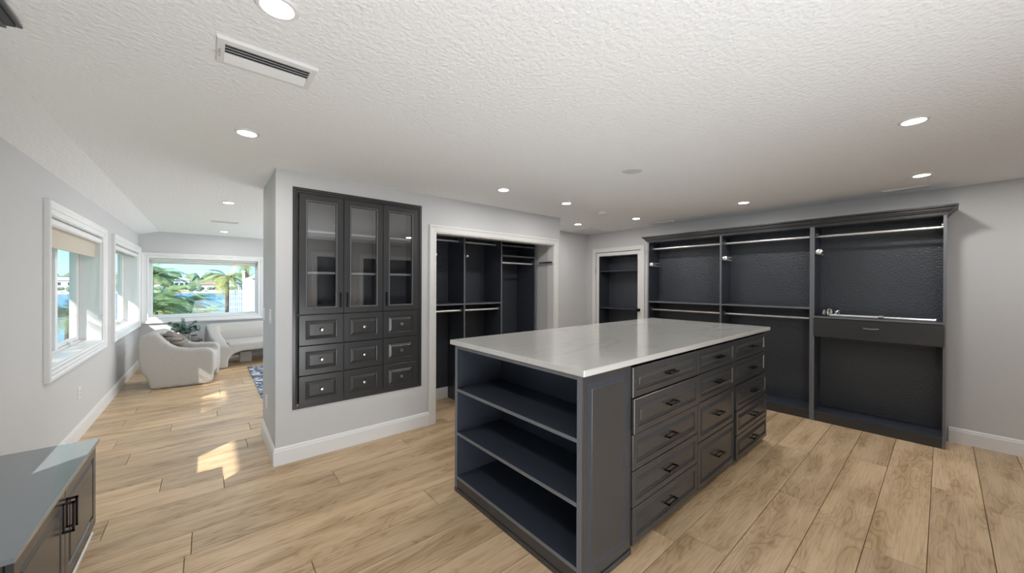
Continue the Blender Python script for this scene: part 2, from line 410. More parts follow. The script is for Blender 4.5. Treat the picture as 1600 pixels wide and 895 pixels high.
# ---------------------------------------------------------------- windows
WCAS = [(-.004, 0), (-.004, .016), (.010, .022), (.020, .016), (.034, .016), (.042, .026), (.060, .026), (.070, .034), (.088, .036), (.096, .030), (.096, 0)]
def sash(parent, Y0, Y1, Z0, Z1, X):
    f = obj('sash', B().rects((X, Y0, Z0), EY, EZ, EX, Y1 - Y0, Z1 - Z0, [(0, -.03), (0, 0), (.028, 0), (.036, -.010), (.036, -.03)], loop=True), TRIM, parent)
    g = B(); g.box((X - .022, Y0 + .033, Z0 + .033), (X - .018, Y1 - .033, Z1 - .033)); obj('pane', g, PANE, f)
def side_window(name, W, n):
    y0, y1, z0, z1 = W
    r = setting(name, (XL, (y0 + y1) / 2, z0))
    casing('casing', (XL, 0, 0), EY, EZ, EX, [(y0, z0), (y0, z1), (y1, z1), (y1, z0)], TRIM, True, WCAS, r)
    b = B(); t = .012
    b.box((XL - LT, y0 - .01, z0 - .01), (XL + .004, y0 + t, z1 + .01)); b.box((XL - LT, y1 - t, z0 - .01), (XL + .004, y1 + .01, z1 + .01))
    b.box((XL - LT, y0 + t, z1 - t), (XL + .004, y1 - t, z1 + .01)); obj('jamb', b, TRIM, r)
    b = B(); b.box((XL - LT, y0 + t, z0 - .01), (XL + .010, y1 - t, z0 + .018), .004); obj('sill', b, TRIM, r)
    zi = z0 + .018; zt = z1 - t; ya = y0 + t; yb_ = y1 - t
    b = B(); b.rects((XL - .15, ya, zi), EY, EZ, EX, yb_ - ya, zt - zi, [(0, -.08), (0, 0), (.016, 0), (.016, -.08)], loop=True)
    wdt = (yb_ - ya - .032) / n
    for i in range(1, n): yy = ya + .016 + wdt * i; b.box((XL - .23, yy - .035, zi + .016), (XL - .145, yy + .035, zt - .016))
    obj('frame', b, TRIM, r)
    for i in range(n):
        s0 = ya + .016 + wdt * i + (.035 if i else 0); s1 = ya + .016 + wdt * (i + 1) - (.035 if i < n - 1 else 0)
        sash(r, s0 + .003, s1 - .003, zi + .019, zt - .019, XL - .165)
        h = B(); h.box((XL - .165, (s0 + s1) / 2 - .03, zi + .002), (XL - .14, (s0 + s1) / 2 + .03, zi + .045), .003); h.tube([(XL - .15, (s0 + s1) / 2, zi + .04), (XL - .135, (s0 + s1) / 2 + .03, zi + .05), (XL - .13, (s0 + s1) / 2 + .08, zi + .045)], .005, 6)
        obj('crank', h, WHITEM, r)
    return r
side_window('window_1', W1, 2); side_window('window_2', W2, 2); side_window('window_4', W3, 1)
# picture window
r = setting('window_3', (0, YF, FW[2]))
casing('casing', (0, YF, 0), EX, EZ, -EY, [(FW[0], FW[2]), (FW[0], FW[3]), (FW[1], FW[3]), (FW[1], FW[2])], TRIM, True, [(d * .95, n) for d, n in WCAS], r)
b = B(); b.rects((FW[0] - .005, YF + .002, FW[2] - .005), EX, EZ, -EY, FW[1] - FW[0] + .01, FW[3] - FW[2] + .01, [(0, -LT), (0, .004), (.014, .004), (.014, -LT)], loop=True); obj('jamb', b, TRIM, r)
f = obj('frame', B().rects((FW[0] + .009, YF + .12, FW[2] + .009), EX, EZ, -EY, FW[1] - FW[0] - .018, FW[3] - FW[2] - .018, [(0, -.05), (0, 0), (.03, 0), (.036, -.01), (.036, -.05)], loop=True), TRIM, r)
g = B(); g.box((FW[0] + .04, YF + .145, FW[2] + .04), (FW[1] - .04, YF + .150, FW[3] - .04)); obj('pane', g, PANE, f)
b = B(); b.box((XL + .02, YF - .035, .765), (FW[1] + .09, YF - .0001, .775), .003); obj('apron', b, TRIM, r)

def shade(name, label, loc, ax, y0, y1, ztop, zbot, depth_dir, chain=True, white=True, rad=.032):
    t = thing(name, label, 'blind', loc)
    X, Yv = (loc[0], loc[1])
    D = Vector(depth_dir); A = Vector(ax)
    def P(a, d, z):  # a along the window, d out from wall
        base = Vector((loc[0], 0, 0)) if abs(A.y) > .5 else Vector((0, loc[1], 0))
        q = base + A * a + D * d; q.z = z; return q
    b = B(); b.loft([[P(a, .03 + rad * math.cos(k * math.pi / 8), ztop - rad - .003 + rad * math.sin(k * math.pi / 8)) for k in range(16)] for a in (y0, y1)]); obj('cassette', b, WHITEM if white else SHADE, t, 1)
    b = B(); q = [P(y0 + .03, .006, zbot + .02), P(y1 - .03, .009, zbot), P(y0, .006, ztop - .03), P(y1, .009, ztop - .03)]
    a0, a1 = y0 + .012, y1 - .012
    b.loft([[P(a0, .004, zbot), P(a0, .007, zbot), P(a0, .007, ztop - .04), P(a0, .004, ztop - .04)], [P(a1, .004, zbot), P(a1, .007, zbot), P(a1, .007, ztop - .04), P(a1, .004, ztop - .04)]]); obj('fabric', b, SHADE, t)
    b = B(); b.loft([[P(a, .0055 + .007 * math.cos(k * math.pi / 4), zbot + .006 * math.sin(k * math.pi / 4)) for k in range(8)] for a in (a0, a1)]); obj('hem_bar', b, SHADE, t, 1)
    if chain:
        b = B(); zc = 1.12
        b.tube([P(y1 - .02, .05, ztop - .05), P(y1 - .015, .05, 1.5), P(y1 - .03, .05, zc + .06), P(y1 - .06, .05, zc), P(y1 - .08, .05, zc + .1), P(y1 - .06, .05, 1.6), P(y1 - .035, .05, ztop - .05)], .0035, 6); obj('chain', b, WHITEM, t, 1)
        b = B(); b.lathe(P(y1 - .02, .04, zc - .03), -D, [(0.001, -.03), (.014, -.03), (.016, 0), (.014, .01), (.001, .01)], 12); obj('chain_tensioner', b, WHITEM, t, 1)
    return t
shade('roller_shade', 'beige roller shade partly lowered in the nearer side window', (XL - .05, 5.37, 2.0), EY, W1[0] + .016, W1[1] - .02, 2.012, 1.785, (1, 0, 0))
shade('roller_shade', 'rolled-up roller shade at the top of the farther side window', (XL - .05, 8.0, 2.0), EY, W2[0] + .016, W2[1] - .02, 2.012, 1.945, (1, 0, 0))
shade('roller_shade', 'tan roller shade just below the head of the wide picture window', (0, YF + .05, 1.9), EX, FW[0] + .02, FW[1] - .02, 1.941, 1.858, (0, -1, 0), chain=False, rad=.010)

# ---------------------------------------------------------------- raised panel fronts
def raised(b, o, Uv, Vv, Nv, w, h, t=.02, fr=.05):
    b.rects(o, Uv, Vv, Nv, w, h, [(0, -t), (0, -.003), (.003, 0), (fr, 0), (fr + .003, -.008), (fr + .008, -.009), (fr + .030, -.001), (fr + .032, .0005)])
def ring_pull(b, c, A, N, L=.11, proj=.034, s=.009):
    """square loop pull: c centre on the surface, A along, N out"""
    c = Vector(c); A = Vector(A); N = Vector(N); Z = A.cross(N).normalized()
    def bar(p, q, wv, hv):
        lo = [p - wv - hv, p + wv - hv, p + wv + hv, p - wv + hv]; d = q - p
        b.loft([lo, [x + d for x in lo]])
    h = s / 2
    bar(c + N * (proj - h) - A * (L / 2), c + N * (proj - h) + A * (L / 2), N * h, Z * h)
    for k in (-1, 1): bar(c + A * k * (L / 2 - h), c + A * k * (L / 2 - h) + N * proj, A * h, Z * h)
    bar(c + N * .002 - A * (L / 2), c + N * .002 + A * (L / 2), N * .002, Z * h)

# ---------------------------------------------------------------- built-in cabinet in the partition
x0, x1, z0, z1 = NI
cab = thing('builtin_cabinet', 'charcoal cabinet set flush into the grey partition wall, three glass doors over nine small drawers', 'cabinet', ((x0 + x1) / 2, YP, z0))
obj('frame', B().rects((x0 - .0, YP, z0), EX, EZ, -EY, x1 - x0, z1 - z0, [(0, -.30), (0, .006), (.022, .006), (.024, -.002), (.040, -.004), (.042, -.02), (.042, -.30)], loop=True), DARK, cab)
b = B(); b.box((x0 + .01, YP + .29, z0 + .01), (x1 - .01, YP + .30, z1 - .01)); obj('back_panel', b, mat('cabinet_interior', (.13, .13, .135), .5), cab)
cx = [.581, .939, 1.299, 1.659]
b = B()
for x in cx[1:3]: b.box((x - .009, YP + .012, z0 + .042), (x + .009, YP + .29, z1 - .042))
obj('divider', b, DARKI, cab)
b = B(); b.box((x0 + .042, YP + .012, 1.212), (x1 - .042, YP + .29, 1.232)); obj('deck', b, DARKI, cab)
for z in (1.585, 1.946):
    for i in range(3):
        b = B(); b.box((cx[i] + .009, YP + .045, z - .009), (cx[i + 1] - .009, YP + .29, z + .009)); obj('shelf', b, SHELFL, cab)
for i in range(3):
    a0, a1 = cx[i] + .0025, cx[i + 1] - .0025; zz0, zz1 = 1.2255, 2.2585
    d = obj('door', B().rects((a0, YP - .004, zz0), EX, EZ, -EY, a1 - a0, zz1 - zz0, [(0, -.018), (0, -.002), (.003, 0.001), (.050, 0.001), (.056, -.005), (.064, -.006), (.066, -.018)], loop=True), DARK, cab)
    bd = B(); bd.rects((a0 + .0525, YP - .0045, zz0 + .0525), EX, EZ, -EY, a1 - a0 - .105, zz1 - zz0 - .105, [(0, -.004), (0, .0015), (.005, .0025), (.0075, -.002), (.0075, -.004)], loop=True); obj('glazing_bead_glint', bd, EDGE, d)  # paler colour paints in the specular highlight along the bead
    g = B(); g.box((a0 + .058, YP + .008, zz0 + .058), (a1 - .058, YP + .011, zz1 - .058)); obj('glass', g, CABGLASS, d)
    hx = (a1 - .026) if i == 0 else (a0 + .026)
    h = B(); ring_pull(h, (hx, YP - .005, 1.345), EZ, -EY, .13, .028, .008); obj('handle', h, BLACK, d)
rz = [.441, .701, .957, 1.2225]
for j in range(3):
    for i in range(3):
        a0, a1 = cx[i] + .0025, cx[i + 1] - .0025
        b = B(); raised(b, (a0, YP - .004, rz[j] + .0025), EX, EZ, -EY, a1 - a0, rz[j + 1] - rz[j] - .005, .02, .05); dd = obj('drawer', b, DARK, cab)
        k = B(); k.lathe(((a0 + a1) / 2, YP - .004, (rz[j] + rz[j + 1]) / 2), -EY, [(.004, 0), (.009, .001), (.006, .006), (.006, .014), (.013, .019), (.016, .025), (.013, .031), (.001, .033)], 16); obj('knob', k, NICKEL, dd, 1)

# ---------------------------------------------------------------- closet organizer
YO = 3.81
org = thing('closet_organizer', 'charcoal closet organizer with double rods and shelves inside the white-cased closet opening', 'organizer', (2.7, 4.0, 0))
DV = [1.83, 2.428, 3.012, 3.632]
for i, x in enumerate(DV):
    b = B(); b.box((x - .009, YO, .0), (x + .009, 4.195, 2.085)); v = obj('divider', b, DARKI, org)
    e_ = B(); e_.box((x - .0095, YO - .001, .0), (x + .0095, YO + .0005, 2.085)); obj('edge_band', e_, EDGE, v)
b = B(); b.box((1.83, 4.200, .142), (3.632, 4.208, 2.085)); obj('back_panel', b, BACK, org)
def shelf(x0, x1, z, y0, y1, parent, m=DARKI, th=.018):
    b = B(); b.box((x0 + .0105, y0 + .002, z - th / 2), (x1 - .0105, y1, z + th / 2)); s = obj('shelf', b, m, parent)
    e_ = B(); e_.box((x0 + .0105, y0, z - th / 2 - .0005), (x1 - .0105, y0 + .0015, z + th / 2 + .0005)); obj('edge_band', e_, EDGE, s)
shelf(DV[0], DV[1], 1.245, YO, 4.195, org); shelf(DV[1], DV[2], 1.245, YO, 4.195, org)
shelf(DV[0], DV[1], 2.075, YO, 4.195, org); shelf(DV[1], DV[2], 2.075, YO, 4.195, org); shelf(DV[2], DV[3], 2.075, YO, 4.195, org)
shelf(DV[2], DV[3], 2.018, YO, 4.195, org); shelf(DV[2], DV[3], 1.878, YO, 4.195, org)
def rodX(x0, x1, y, z, parent):
    b = B(); b.tube([(x0 + .01, y, z), (x1 - .01, y, z)], .0125, 12); r = obj('hanging_rod', b, CHROME, parent, 1)
    for x, s in ((x0 + .009, 1), (x1 - .009, -1)):
        b = B(); b.lathe((x, y, z), (s, 0, 0), [(.018, 0), (.018, .012), (.014, .014), (.014, .02)], 12); b.box((x, y - .006, z + .012), (x + s * .012, y + .006, z + .03)); obj('rod_bracket', b, NICKEL, r, 1)
rodX(DV[0], DV[1], YO + .12, 2.03, org); rodX(DV[1], DV[2], YO + .12, 2.03, org)
rodX(DV[0], DV[1], YO + .06, 1.163, org); rodX(DV[1], DV[2], YO + .06, 1.163, org)
rodX(DV[2], DV[3], YO + .04, 1.785, org)
for x, z in ((2.02, 1.835), (2.452, 1.837)):
    b = B(); b.tube([(x, YO - .02, z), (x, YO + .26, z)], .006, 8); b.lathe((x, YO - .02, z), (0, -1, 0), [(.006, -.01), (.013, 0), (.015, .008), (.010, .016), (.001, .018)], 12); b.box((x - .012, YO + .05, z - .012), (x + .0, YO + .1, z + .012)); obj('valet_rod', b, CHROME, org, 1)
rack = thing('tie_rack', 'chrome pull-out tie rack on the pale right return of the closet opening', 'rack', (3.69, 3.66, 1.80))
b = B()
for dz in (-.013, .013): b.tube([(3.672, 3.50, 1.80 + dz), (3.672, 3.79, 1.80 + dz)], .006, 8)
b.tube([(3.672, 3.50, 1.787), (3.672, 3.488, 1.80), (3.672, 3.50, 1.813)], .006, 8); obj('bar', b, CHROME, rack, 1)
b = B(); b.box((3.679, 3.53, 1.782), (3.699, 3.78, 1.818), .003); obj('mounting_plate', b, BLACK, rack)

# ---------------------------------------------------------------- shelved door in the right wall
dr = setting('door_1', (XR, 3.65, 0))
casing('casing', (XR, 0, 0), EY, EZ, -EX, [(DR[0], 0), (DR[0], DR[3]), (DR[1], DR[3]), (DR[1], 0)], TRIMW, False, [(0, 0), (0, .010), (.07, .014), (.07, 0)], dr)
b = B(); fy0, fy1 = DR[0] + .004, DR[1] - .004
b.rects((XR + .012, fy0, .01), EY, EZ, -EX, fy1 - fy0, 2.055, [(0, -.035), (0, 0), (.058, 0), (.058, -.035)], loop=True); obj('leaf_frame', b, TRIMW, dr)
b = B(); b.rects((XR + .014, fy0 + .058, .068), EY, EZ, -EX, fy1 - fy0 - .116, 1.939, [(0, -.30), (0, 0), (.012, 0), (.012, -.29), (.3, -.29)]); obj('shelf_box', b, BACK, dr)
for z in (.35, .71, 1.075, 1.735):
    b = B(); b.box((XR + .03, fy0 + .071, z - .01), (XR + .298, fy1 - .071, z + .01)); obj('shelf', b, DARKI, dr)
b = B(); b.lathe((XR + .012, fy0 + .03, 1.075), (-1, 0, 0), [(.026, 0), (.026, .006), (.010, .008), (.010, .03), (.024, .038), (.028, .05), (.022, .06), (.001, .062)], 20); obj('door_knob', b, BLACK, dr, 1)
b = B()
for z in (1.75, .3): b.box((XR - .016, fy1 - .002, z - .045), (XR - .006, fy1 + .012, z + .045))
obj('hinge', b, NICKEL, dr)

# ---------------------------------------------------------------- wall wardrobes
XW = 5.127; WH = 2.15
def wardrobe(label, y0, y1, divs, seam_side):
    t = thing('wardrobe', label, 'wardrobe', ((XW + XR) / 2, (y0 + y1) / 2, 0))
    ys = [y0] + divs + [y1]
    for i, y in enumerate(ys):
        a = y if i == 0 else (y - .019 if i == len(ys) - 1 else y - .0095)
        b = B(); b.box((XW, a, 0), (XR - .002, a + .019, WH)); s = obj('side_panel' if i in (0, len(ys) - 1) else 'divider', b, DARKI, t)
        b = B(); b.box((XW - .0015, a - .0005, 0), (XW + .0005, a + .0195, WH)); obj('edge_band', b, EDGE, s)
    b = B(); b.box((XR - .008, y0 + .019, .1), (XR - .003, y1 - .019, WH)); obj('back_panel', b, BACK, t)
    b = B(); b.box((XW + .001, y0 + .0195, WH - .02), (XR - .009, y1 - .0195, WH)); obj('top_panel', b, DARKI, t)
    b = B(); b.box((XW - .002, y0 + .0195, WH - .016), (XW + .0005, y1 - .0195, WH)); obj('edge_band', b, EDGE, t)
    return t
def bay_Y(ys, i, n): return (ys[i] + (.019 if i == 0 else .0095), ys[i + 1] - (.019 if i == n - 1 else .0095))
def shelfY(t, a0, a1, z, th=.019, xf=XW, ov=0):
    b = B(); b.box((xf + .002, a0 + .001 - ov, z - th / 2), (XR - .009, a1 - .001 + ov, z + th / 2)); s = obj('shelf', b, DARKI, t)
    b = B(); b.box((xf, a0 + .001, z - th / 2 - .0004), (xf + .0015, a1 - .001, z + th / 2 + .0004)); obj('edge_band', b, EDGE, s)
def plinthY(t, a0, a1):
    b = B(); b.box((XW + .003, a0 + .001, .0), (XW + .02, a1 - .001, .086)); obj('plinth', b, DARK, t)
    b = B(); b.box((XW + .003, a0 + .001, .087), (XR - .009, a1 - .001, .106)); obj('bottom_shelf', b, DARKI, t)
def rodY(y0, y1, x, z, parent):
    b = B(); b.tube([(x, y0 + .005, z), (x, y1 - .005, z)], .013, 12); r = obj('hanging_rod', b, CHROME, parent, 1)
    for y, s in ((y0, 1), (y1, -1)):
        b = B(); b.lathe((x, y + s * .001, z), (0, s, 0), [(.02, 0), (.02, .012), (.015, .014), (.015, .022)], 12); b.box((x - .006, y, z + .012), (x + .006, y + s * .012, z + .032)); obj('rod_bracket', b, NICKEL, r, 1)
CRP = [(0, 0), (.010, 0), (.010, .010), (.016, .010), (.016, .018), (.026, .024), (.034, .036), (.036, .046), (.046, .046), (.046, .054), (.058, .062), (.058, .068), (.068, .068), (.068, .076), (.060, .082), (0, .082)]
def crown(t, pts, z):
    b = B(); b.sweep((0, 0, z), EX, EY, EZ, pts, CRP); obj('crown_moulding', b, DARK, t)
YS = .9325
wa = wardrobe('tall charcoal two-bay open wardrobe on the right wall, left of the drawer bay', YS + .001, 2.895, [1.868], 0)
ysA = [YS + .001, 1.868, 2.895]
for i in (0, 1):
    a0, a1 = bay_Y(ysA, i, 2); shelfY(wa, a0, a1, 1.237); plinthY(wa, a0, a1); rodY(a0, a1, XW + .10, 1.118, wa); rodY(a0, a1, XW + .12, 2.04, wa)
crown(wa, [(XR - .01, 2.895), (XW, 2.895), (XW, YS + .001)][::-1], WH - .012)
wb = wardrobe('tall charcoal wardrobe bay with one wide drawer at waist height, rightmost on the wall', -.021, YS - .001, [], 1)
a0, a1 = bay_Y([-.021, YS - .001], 0, 1)
plinthY(wb, a0, a1); rodY(a0, a1, XW + .10, 2.035, wb)
shelfY(wb, a0, a1, 1.145, .019, XW - .012); shelfY(wb, a0, a1, .938)
b = B(); b.box((XW - .012, a0 - .008, .930), (XW + .006, a1 + .004, 1.128), .0015); dd = obj('drawer', b, DARK, wb)
b = B(); yc = (a0 + a1) / 2 + .01; b.tube([(XW - .012, yc - .055, 1.055), (XW - .035, yc - .052, 1.055), (XW - .04, yc, 1.052), (XW - .035, yc + .052, 1.055), (XW - .012, yc + .055, 1.055)], .005, 8); obj('handle', b, NICKEL, dd, 1)
crown(wb, [(XW, YS - .001), (XW, -.021), (XR - .01, -.021)][::-1], WH - .012)
# tie racks on the dividers
for lab, y, z in (('chrome tie rack on the left end panel of the two-bay wardrobe', 2.873, 1.80), ('chrome tie rack on the middle divider of the two-bay wardrobe', 1.857, 1.84), ('chrome tie rack on the left side of the drawer wardrobe', .9115, 1.86)):
    t = thing('tie_rack', lab, 'rack', (XW + .1, y, z)); b = B()
    for dz in (-.02, .02): b.tube([(XW + .0, y - .030, z + dz), (XW + .25, y - .030, z + dz)], .008, 8)
    b.lathe((XW + .0, y - .039, z), (-1, 0, 0), [(.026, 0), (.028, .006), (.018, .014), (.001, .016)], 12); obj('bar', b, CHROME, t, 1)
    b = B(); b.box((XW + .01, y - .012, z - .02), (XW + .18, y - .001, z + .02), .003)
    for k in range(5): b.tube([(XW + .03 + k * .035, y - .01, z), (XW + .03 + k * .035, y - .035, z + .006)], .004, 6)
    obj('mounting_plate', b, NICKEL, t, 1)
# loose hardware on the drawer top
ZT = 1.1545
t = thing('closet_rod', 'loose thick chrome rod lying on the drawer top of the right wardrobe, its joint halfway', 'rod', (XW + .05, .45, ZT))
b = B(); b.tube([(XW + .045, .79, ZT + .0135), (XW + .045, .40, ZT + .0135)], .0135, 12); b.tube([(XW + .045, .40, ZT + .0135), (XW + .04, .04, ZT + .011)], .0105, 12); obj('tube', b, CHROME, t, 1)
b = B(); b.lathe((XW + .045, .42, ZT + .0185), (0, -1, 0), [(.0135, 0), (.0185, .004), (.0185, .035), (.0135, .04)], 14); obj('joint', b, NICKEL, t, 1)
b = B(); b.tube([(XW + .085, .44, ZT + .0115), (XW + .10, .04, ZT + .0115)], .0115, 12); tag(obj('closet_rod', b, CHROME, smooth=1, origin=(XW + .09, .2, ZT)), 'thin chrome rod lying behind the thick one on the drawer top', 'rod')
t = thing('bracket_pile', 'heap of loose metal rod brackets at the left end of the drawer top', 'brackets', (XW + .1, .80, ZT))
for k in range(10):
    b = B(); x = XW + .05 + random.uniform(0, .12); y = .80 + (k - 4.5) * .013; a = random.uniform(-.7, .7); zz = ZT + .006 + .007 * (k % 4)
    b.tube([(x, y, zz), (x + .03 * math.cos(a), y + .03 * math.sin(a), zz + .04), (x + .07 * math.cos(a), y + .06 * math.sin(a), zz + .045), (x + .09 * math.cos(a), y + .05 * math.sin(a), zz + .002)], .007, 6); obj('bracket', b, CHROME if k % 2 else NICKEL, t, 1)

# ---------------------------------------------------------------- island
IX0, IX1, IY0, IY1, IZ = 1.365, 4.100, 1.100, 2.262, 1.050
top = obj('island_countertop', B().box((IX0 - .016, IY0 - .020, IZ + .001), (IX1 + .10, IY1 + .05, IZ + .034), .003), QUARTZ, origin=((IX0 + IX1) / 2, (IY0 + IY1) / 2, IZ))
tag(top, 'long glossy white quartz countertop over the grey island', 'countertop')
# open-shelf end unit with raised end panel
XBK = 1.765; XE = 1.788
bk = thing('island_bookcase', 'charcoal open bookcase forming the near end of the island, three shelf spaces', 'bookcase', ((IX0 + XE) / 2, (IY0 + IY1) / 2, 0))
def edge_x(y0, y1, z0, z1, parent): b = B(); b.box((IX0 - .0015, y0, z0), (IX0 + .0005, y1, z1)); obj('edge_band', b, EDGE, parent)
b = B(); b.box((IX0, IY0 + .006, .0), (XE, IY0 + .034, IZ)); s = obj('side_panel', b, DARKI, bk); edge_x(IY0 + .006, IY0 + .034, .0, IZ, s)
b = B(); b.box((IX0, IY1 - .030, .0), (XE, IY1, IZ)); s = obj('side_panel', b, DARKI, bk); edge_x(IY1 - .030, IY1, .0, IZ, s)
b = B(); b.box((XBK, IY0 + .035, .0), (XBK + .018, IY1 - .031, IZ)); obj('back_panel', b, DARKI, bk)
b = B(); b.box((IX0 + .001, IY0 + .035, IZ - .022), (XBK - .001, IY1 - .031, IZ)); s = obj('top_panel', b, DARKI, bk); edge_x(IY0 + .035, IY1 - .031, IZ - .022, IZ, s)
for z in (.107, .420, .732):
    b = B(); b.box((IX0 + .001, IY0 + .035, z - .010), (XBK - .001, IY1 - .031, z + .010)); s = obj('shelf', b, DARKI, bk); edge_x(IY0 + .035, IY1 - .031, z - .010, z + .010, s)
b = B(); b.box((IX0 + .002, IY0 + .035, .018), (IX0 + .018, IY1 - .031, .095)); obj('kick_board', b, DARK, bk)
b = B(); raised(b, (IX0 + .003, IY0 + .0055, .035), EX, EZ, -EY, XE - IX0 - .004, IZ - .035, .018, .045); obj('end_panel', b, DARK, bk)
QR = [(0, 0), (.014, 0), (.014, .010), (.010, .022), (0, .032)]
b = B(); b.sweep((0, 0, 0), EX, EY, EZ, [(XE, IY0 - .0), (IX0 - .002, IY0 - .0), (IX0 - .002, IY1)][::-1], [(d, z) for d, z in QR]); obj('base_moulding', b, DARK, bk)
# drawer chests
def chest(label, x0, x1, zs, ajar, deep):
    t = thing('drawer_chest', label, 'drawers', ((x0 + x1) / 2, (IY0 + IY1) / 2, 0))
    b = B(); b.rects((x0 + .001, IY0 + .012, .09), EX, EZ, -EY, x1 - x0 - .002, IZ - .09, [(0, -(IY1 - IY0 - .02)), (0, 0), (.012, 0), (.012, -.3), (.1, -.3)]); obj('carcass', b, DARKI, t)
    b = B(); b.box((x0 + .001, IY0 + .035, 0), (x1 - .001, IY0 + .05, .095)); obj('toe_kick', b, BLACK, t)
    for i in range(len(zs) - 1):
        o_ = ajar.get(i, 0); hh = zs[i] - zs[i + 1] - .006
        b = B(); raised(b, (x0 + .004, IY0 - .006 - o_, zs[i + 1] + .003), EX, EZ, -EY, x1 - x0 - .008, hh, .017, .036)
        if o_ > 0: b.box((x0 + .03, IY0 + .011 - o_, zs[i + 1] + .02), (x1 - .03, IY0 + .012 + .1, zs[i] - .03))
        d = obj('drawer', b, DARK, t)
        h = B(); ring_pull(h, ((x0 + x1) / 2, IY0 - .006 - o_, (zs[i] + zs[i + 1]) / 2 + .003), EX, -EY, .115, .036, .009); obj('handle', h, BLACK, d)
R5 = [1.034, .860, .660, .455, .250, .045]
chest('island drawer chest of five wide drawers beside the raised end panel', XE, 2.613, R5, {1: .008}, 0)
chest('narrow island drawer chest with two shallow and two deep drawers, in the middle', 2.613, 3.305, [1.034, .860, .660, .380, .045], {}, 0)
chest('far island drawer chest of five drawers, its lower fronts slightly proud', 3.305, IX1, R5, {2: .012, 3: .014, 4: .012}, 0)

# ---------------------------------------------------------------- low cabinet and tall cupboard at the left edge
BY0, BY1, BXF, BZ = 2.03, 3.235, -.530, .560
lc = thing('low_cabinet', 'low grey two-door cabinet below the window at the left edge, black pulls', 'cabinet', (-.74, 2.64, 0))
b = B(); b.box((XL + .002, BY0 - .015, BZ - .022), (BXF + .030, BY1 + .012, BZ), .002); obj('top_board', b, mat('satin_grey_top', (.17, .19, .205), .16, coat=.4), lc)
b = B(); b.box((XL + .002, BY0, .06), (BXF - .003, BY1, BZ - .023)); obj('carcass', b, DARK, lc)
b = B(); b.box((XL + .002, BY0 + .02, 0), (BXF - .02, BY1 - .004, .06)); obj('toe_kick', b, BLACK, lc)
ym = (BY0 + BY1) / 2
for y0, y1, hy in ((BY0 + .02, ym - .002, ym - .028), (ym + .002, BY1 - .004, ym + .028)):
    b = B(); raised(b, (BXF + .017, y0, .065), EY, EZ, EX, y1 - y0, BZ - .03 - .068, .018, .055); d = obj('door', b, DARK, lc)
    h = B(); ring_pull(h, (BXF + .017, hy, .40), EZ, EX, .14, .035, .009); obj('handle', h, BLACK, d)
b = B(); b.sweep((0, 0, 0), EX, EY, EZ, [(BXF + .0, BY0), (BXF + .0, BY1), (XL + .02, BY1)][::-1], [(d * .5, z * .4) for d, z in QR]); obj('base_moulding', b, TRIM, lc)
tc_ = thing('tall_cupboard', 'tall charcoal cupboard whose crown moulding tip shows in the upper left corner', 'cupboard', (-.77, .9, 0))
b = B(); b.box((XL + .002, -.6, .06), (-.61, 1.995, 2.26)); b.box((-.72, -.6, 2.26), (-.61, 2.075, 2.40)); b.box((XL + .002, 1.995, 2.1), (-.61, 2.075, 2.26)); obj('carcass', b, DARK, tc_)
b = B(); b.box((XL + .002, -.6, 0), (-.64, 1.99, .06)); obj('toe_kick', b, BLACK, tc_)
b = B(); b.sweep((0, 0, 2.335), EX, EY, EZ, [(-.70, -.6), (-.61, -.6), (-.61, 2.076), (-.70, 2.076)][::-1], [(d * 1.3, z * 1.15) for d, z in CRP]); obj('crown_moulding', b, DARK, tc_)
for i in range(4):
    y0 = -.59 + i * .645
    b = B(); raised(b, (-.592, y0 + .003, .09), EY, EZ, EX, .639, 2.2, .018, .055); d = obj('door', b, DARK, tc_)
    h = B(); ring_pull(h, (-.592, y0 + (.61 if i % 2 == 0 else .03), 1.05), EZ, EX, .14, .035, .009); obj('handle', h, BLACK, d)

# ---------------------------------------------------------------- ceiling fixtures
lamp_data = bpy.data.lights.new('downlight', 'AREA'); lamp_data.shape = 'DISK'; lamp_data.size = .10; lamp_data.energy = LAMP_W; lamp_data.color = (1.0, .985, .965)
spots = [((.178, 1.464), 'large round recessed ceiling light cut by the top edge, beyond the louvred vent'),
    ((.182, 2.803), 'recessed ceiling light above the corner of the partition, second from the near one'),
    ((.174, 5.342), 'recessed ceiling light over the passage beside the partition corner'),
    ((.21, 8.366), 'farthest recessed ceiling light before the picture window'),
    ((2.246, 2.812), 'recessed ceiling light in front of the cased closet, first right of the partition cabinet'),
    ((3.164, 2.799), 'recessed ceiling light in front of the right end of the cased closet'),
    ((4.398, 3.652), 'recessed ceiling light nearest the square attic hatch'),
    ((4.638, 2.797), 'recessed ceiling light left of the small slot vent over the shelved door'),
    ((4.663, 1.461), 'recessed ceiling light above the middle of the two-bay wardrobe'),
    ((4.644, .12), 'recessed ceiling light in front of the drawer wardrobe, close to its slot vent'),
    ((3.086, .11), 'recessed ceiling light at the right of the picture, nearest the viewer there')]
def downlight(x, y, z):
    t = thing('ceiling_light', 'x', 'ceiling light', (x, y, z), 'recessed ceiling lights')
    b = B(); b.lathe((x, y, z + .002), (0, 0, -1), [(.050, 0), (.066, 0), (.066, .004), (.060, .010), (.050, .010)], 28, True); obj('trim_ring', b, WHITEM, t, 1)
    b = B(); b.lathe((x, y, z - .002), (0, 0, -1), [(.0005, 0), (.050, 0), (.050, .005), (.0005, .006)], 28); obj('lens', b, LENS, t, 1)
    l = bpy.data.objects.new('lamp', lamp_data); COL.objects.link(l); l.parent = t; l.location = (0, 0, -.012)
    return t
d0 = None
for (x, y), lab in spots:
    d = downlight(x, y, H) if d0 is None else copy_tree(d0)
    if d0 is None: d0 = d
    d.location = (x, y, H); d['label'] = lab
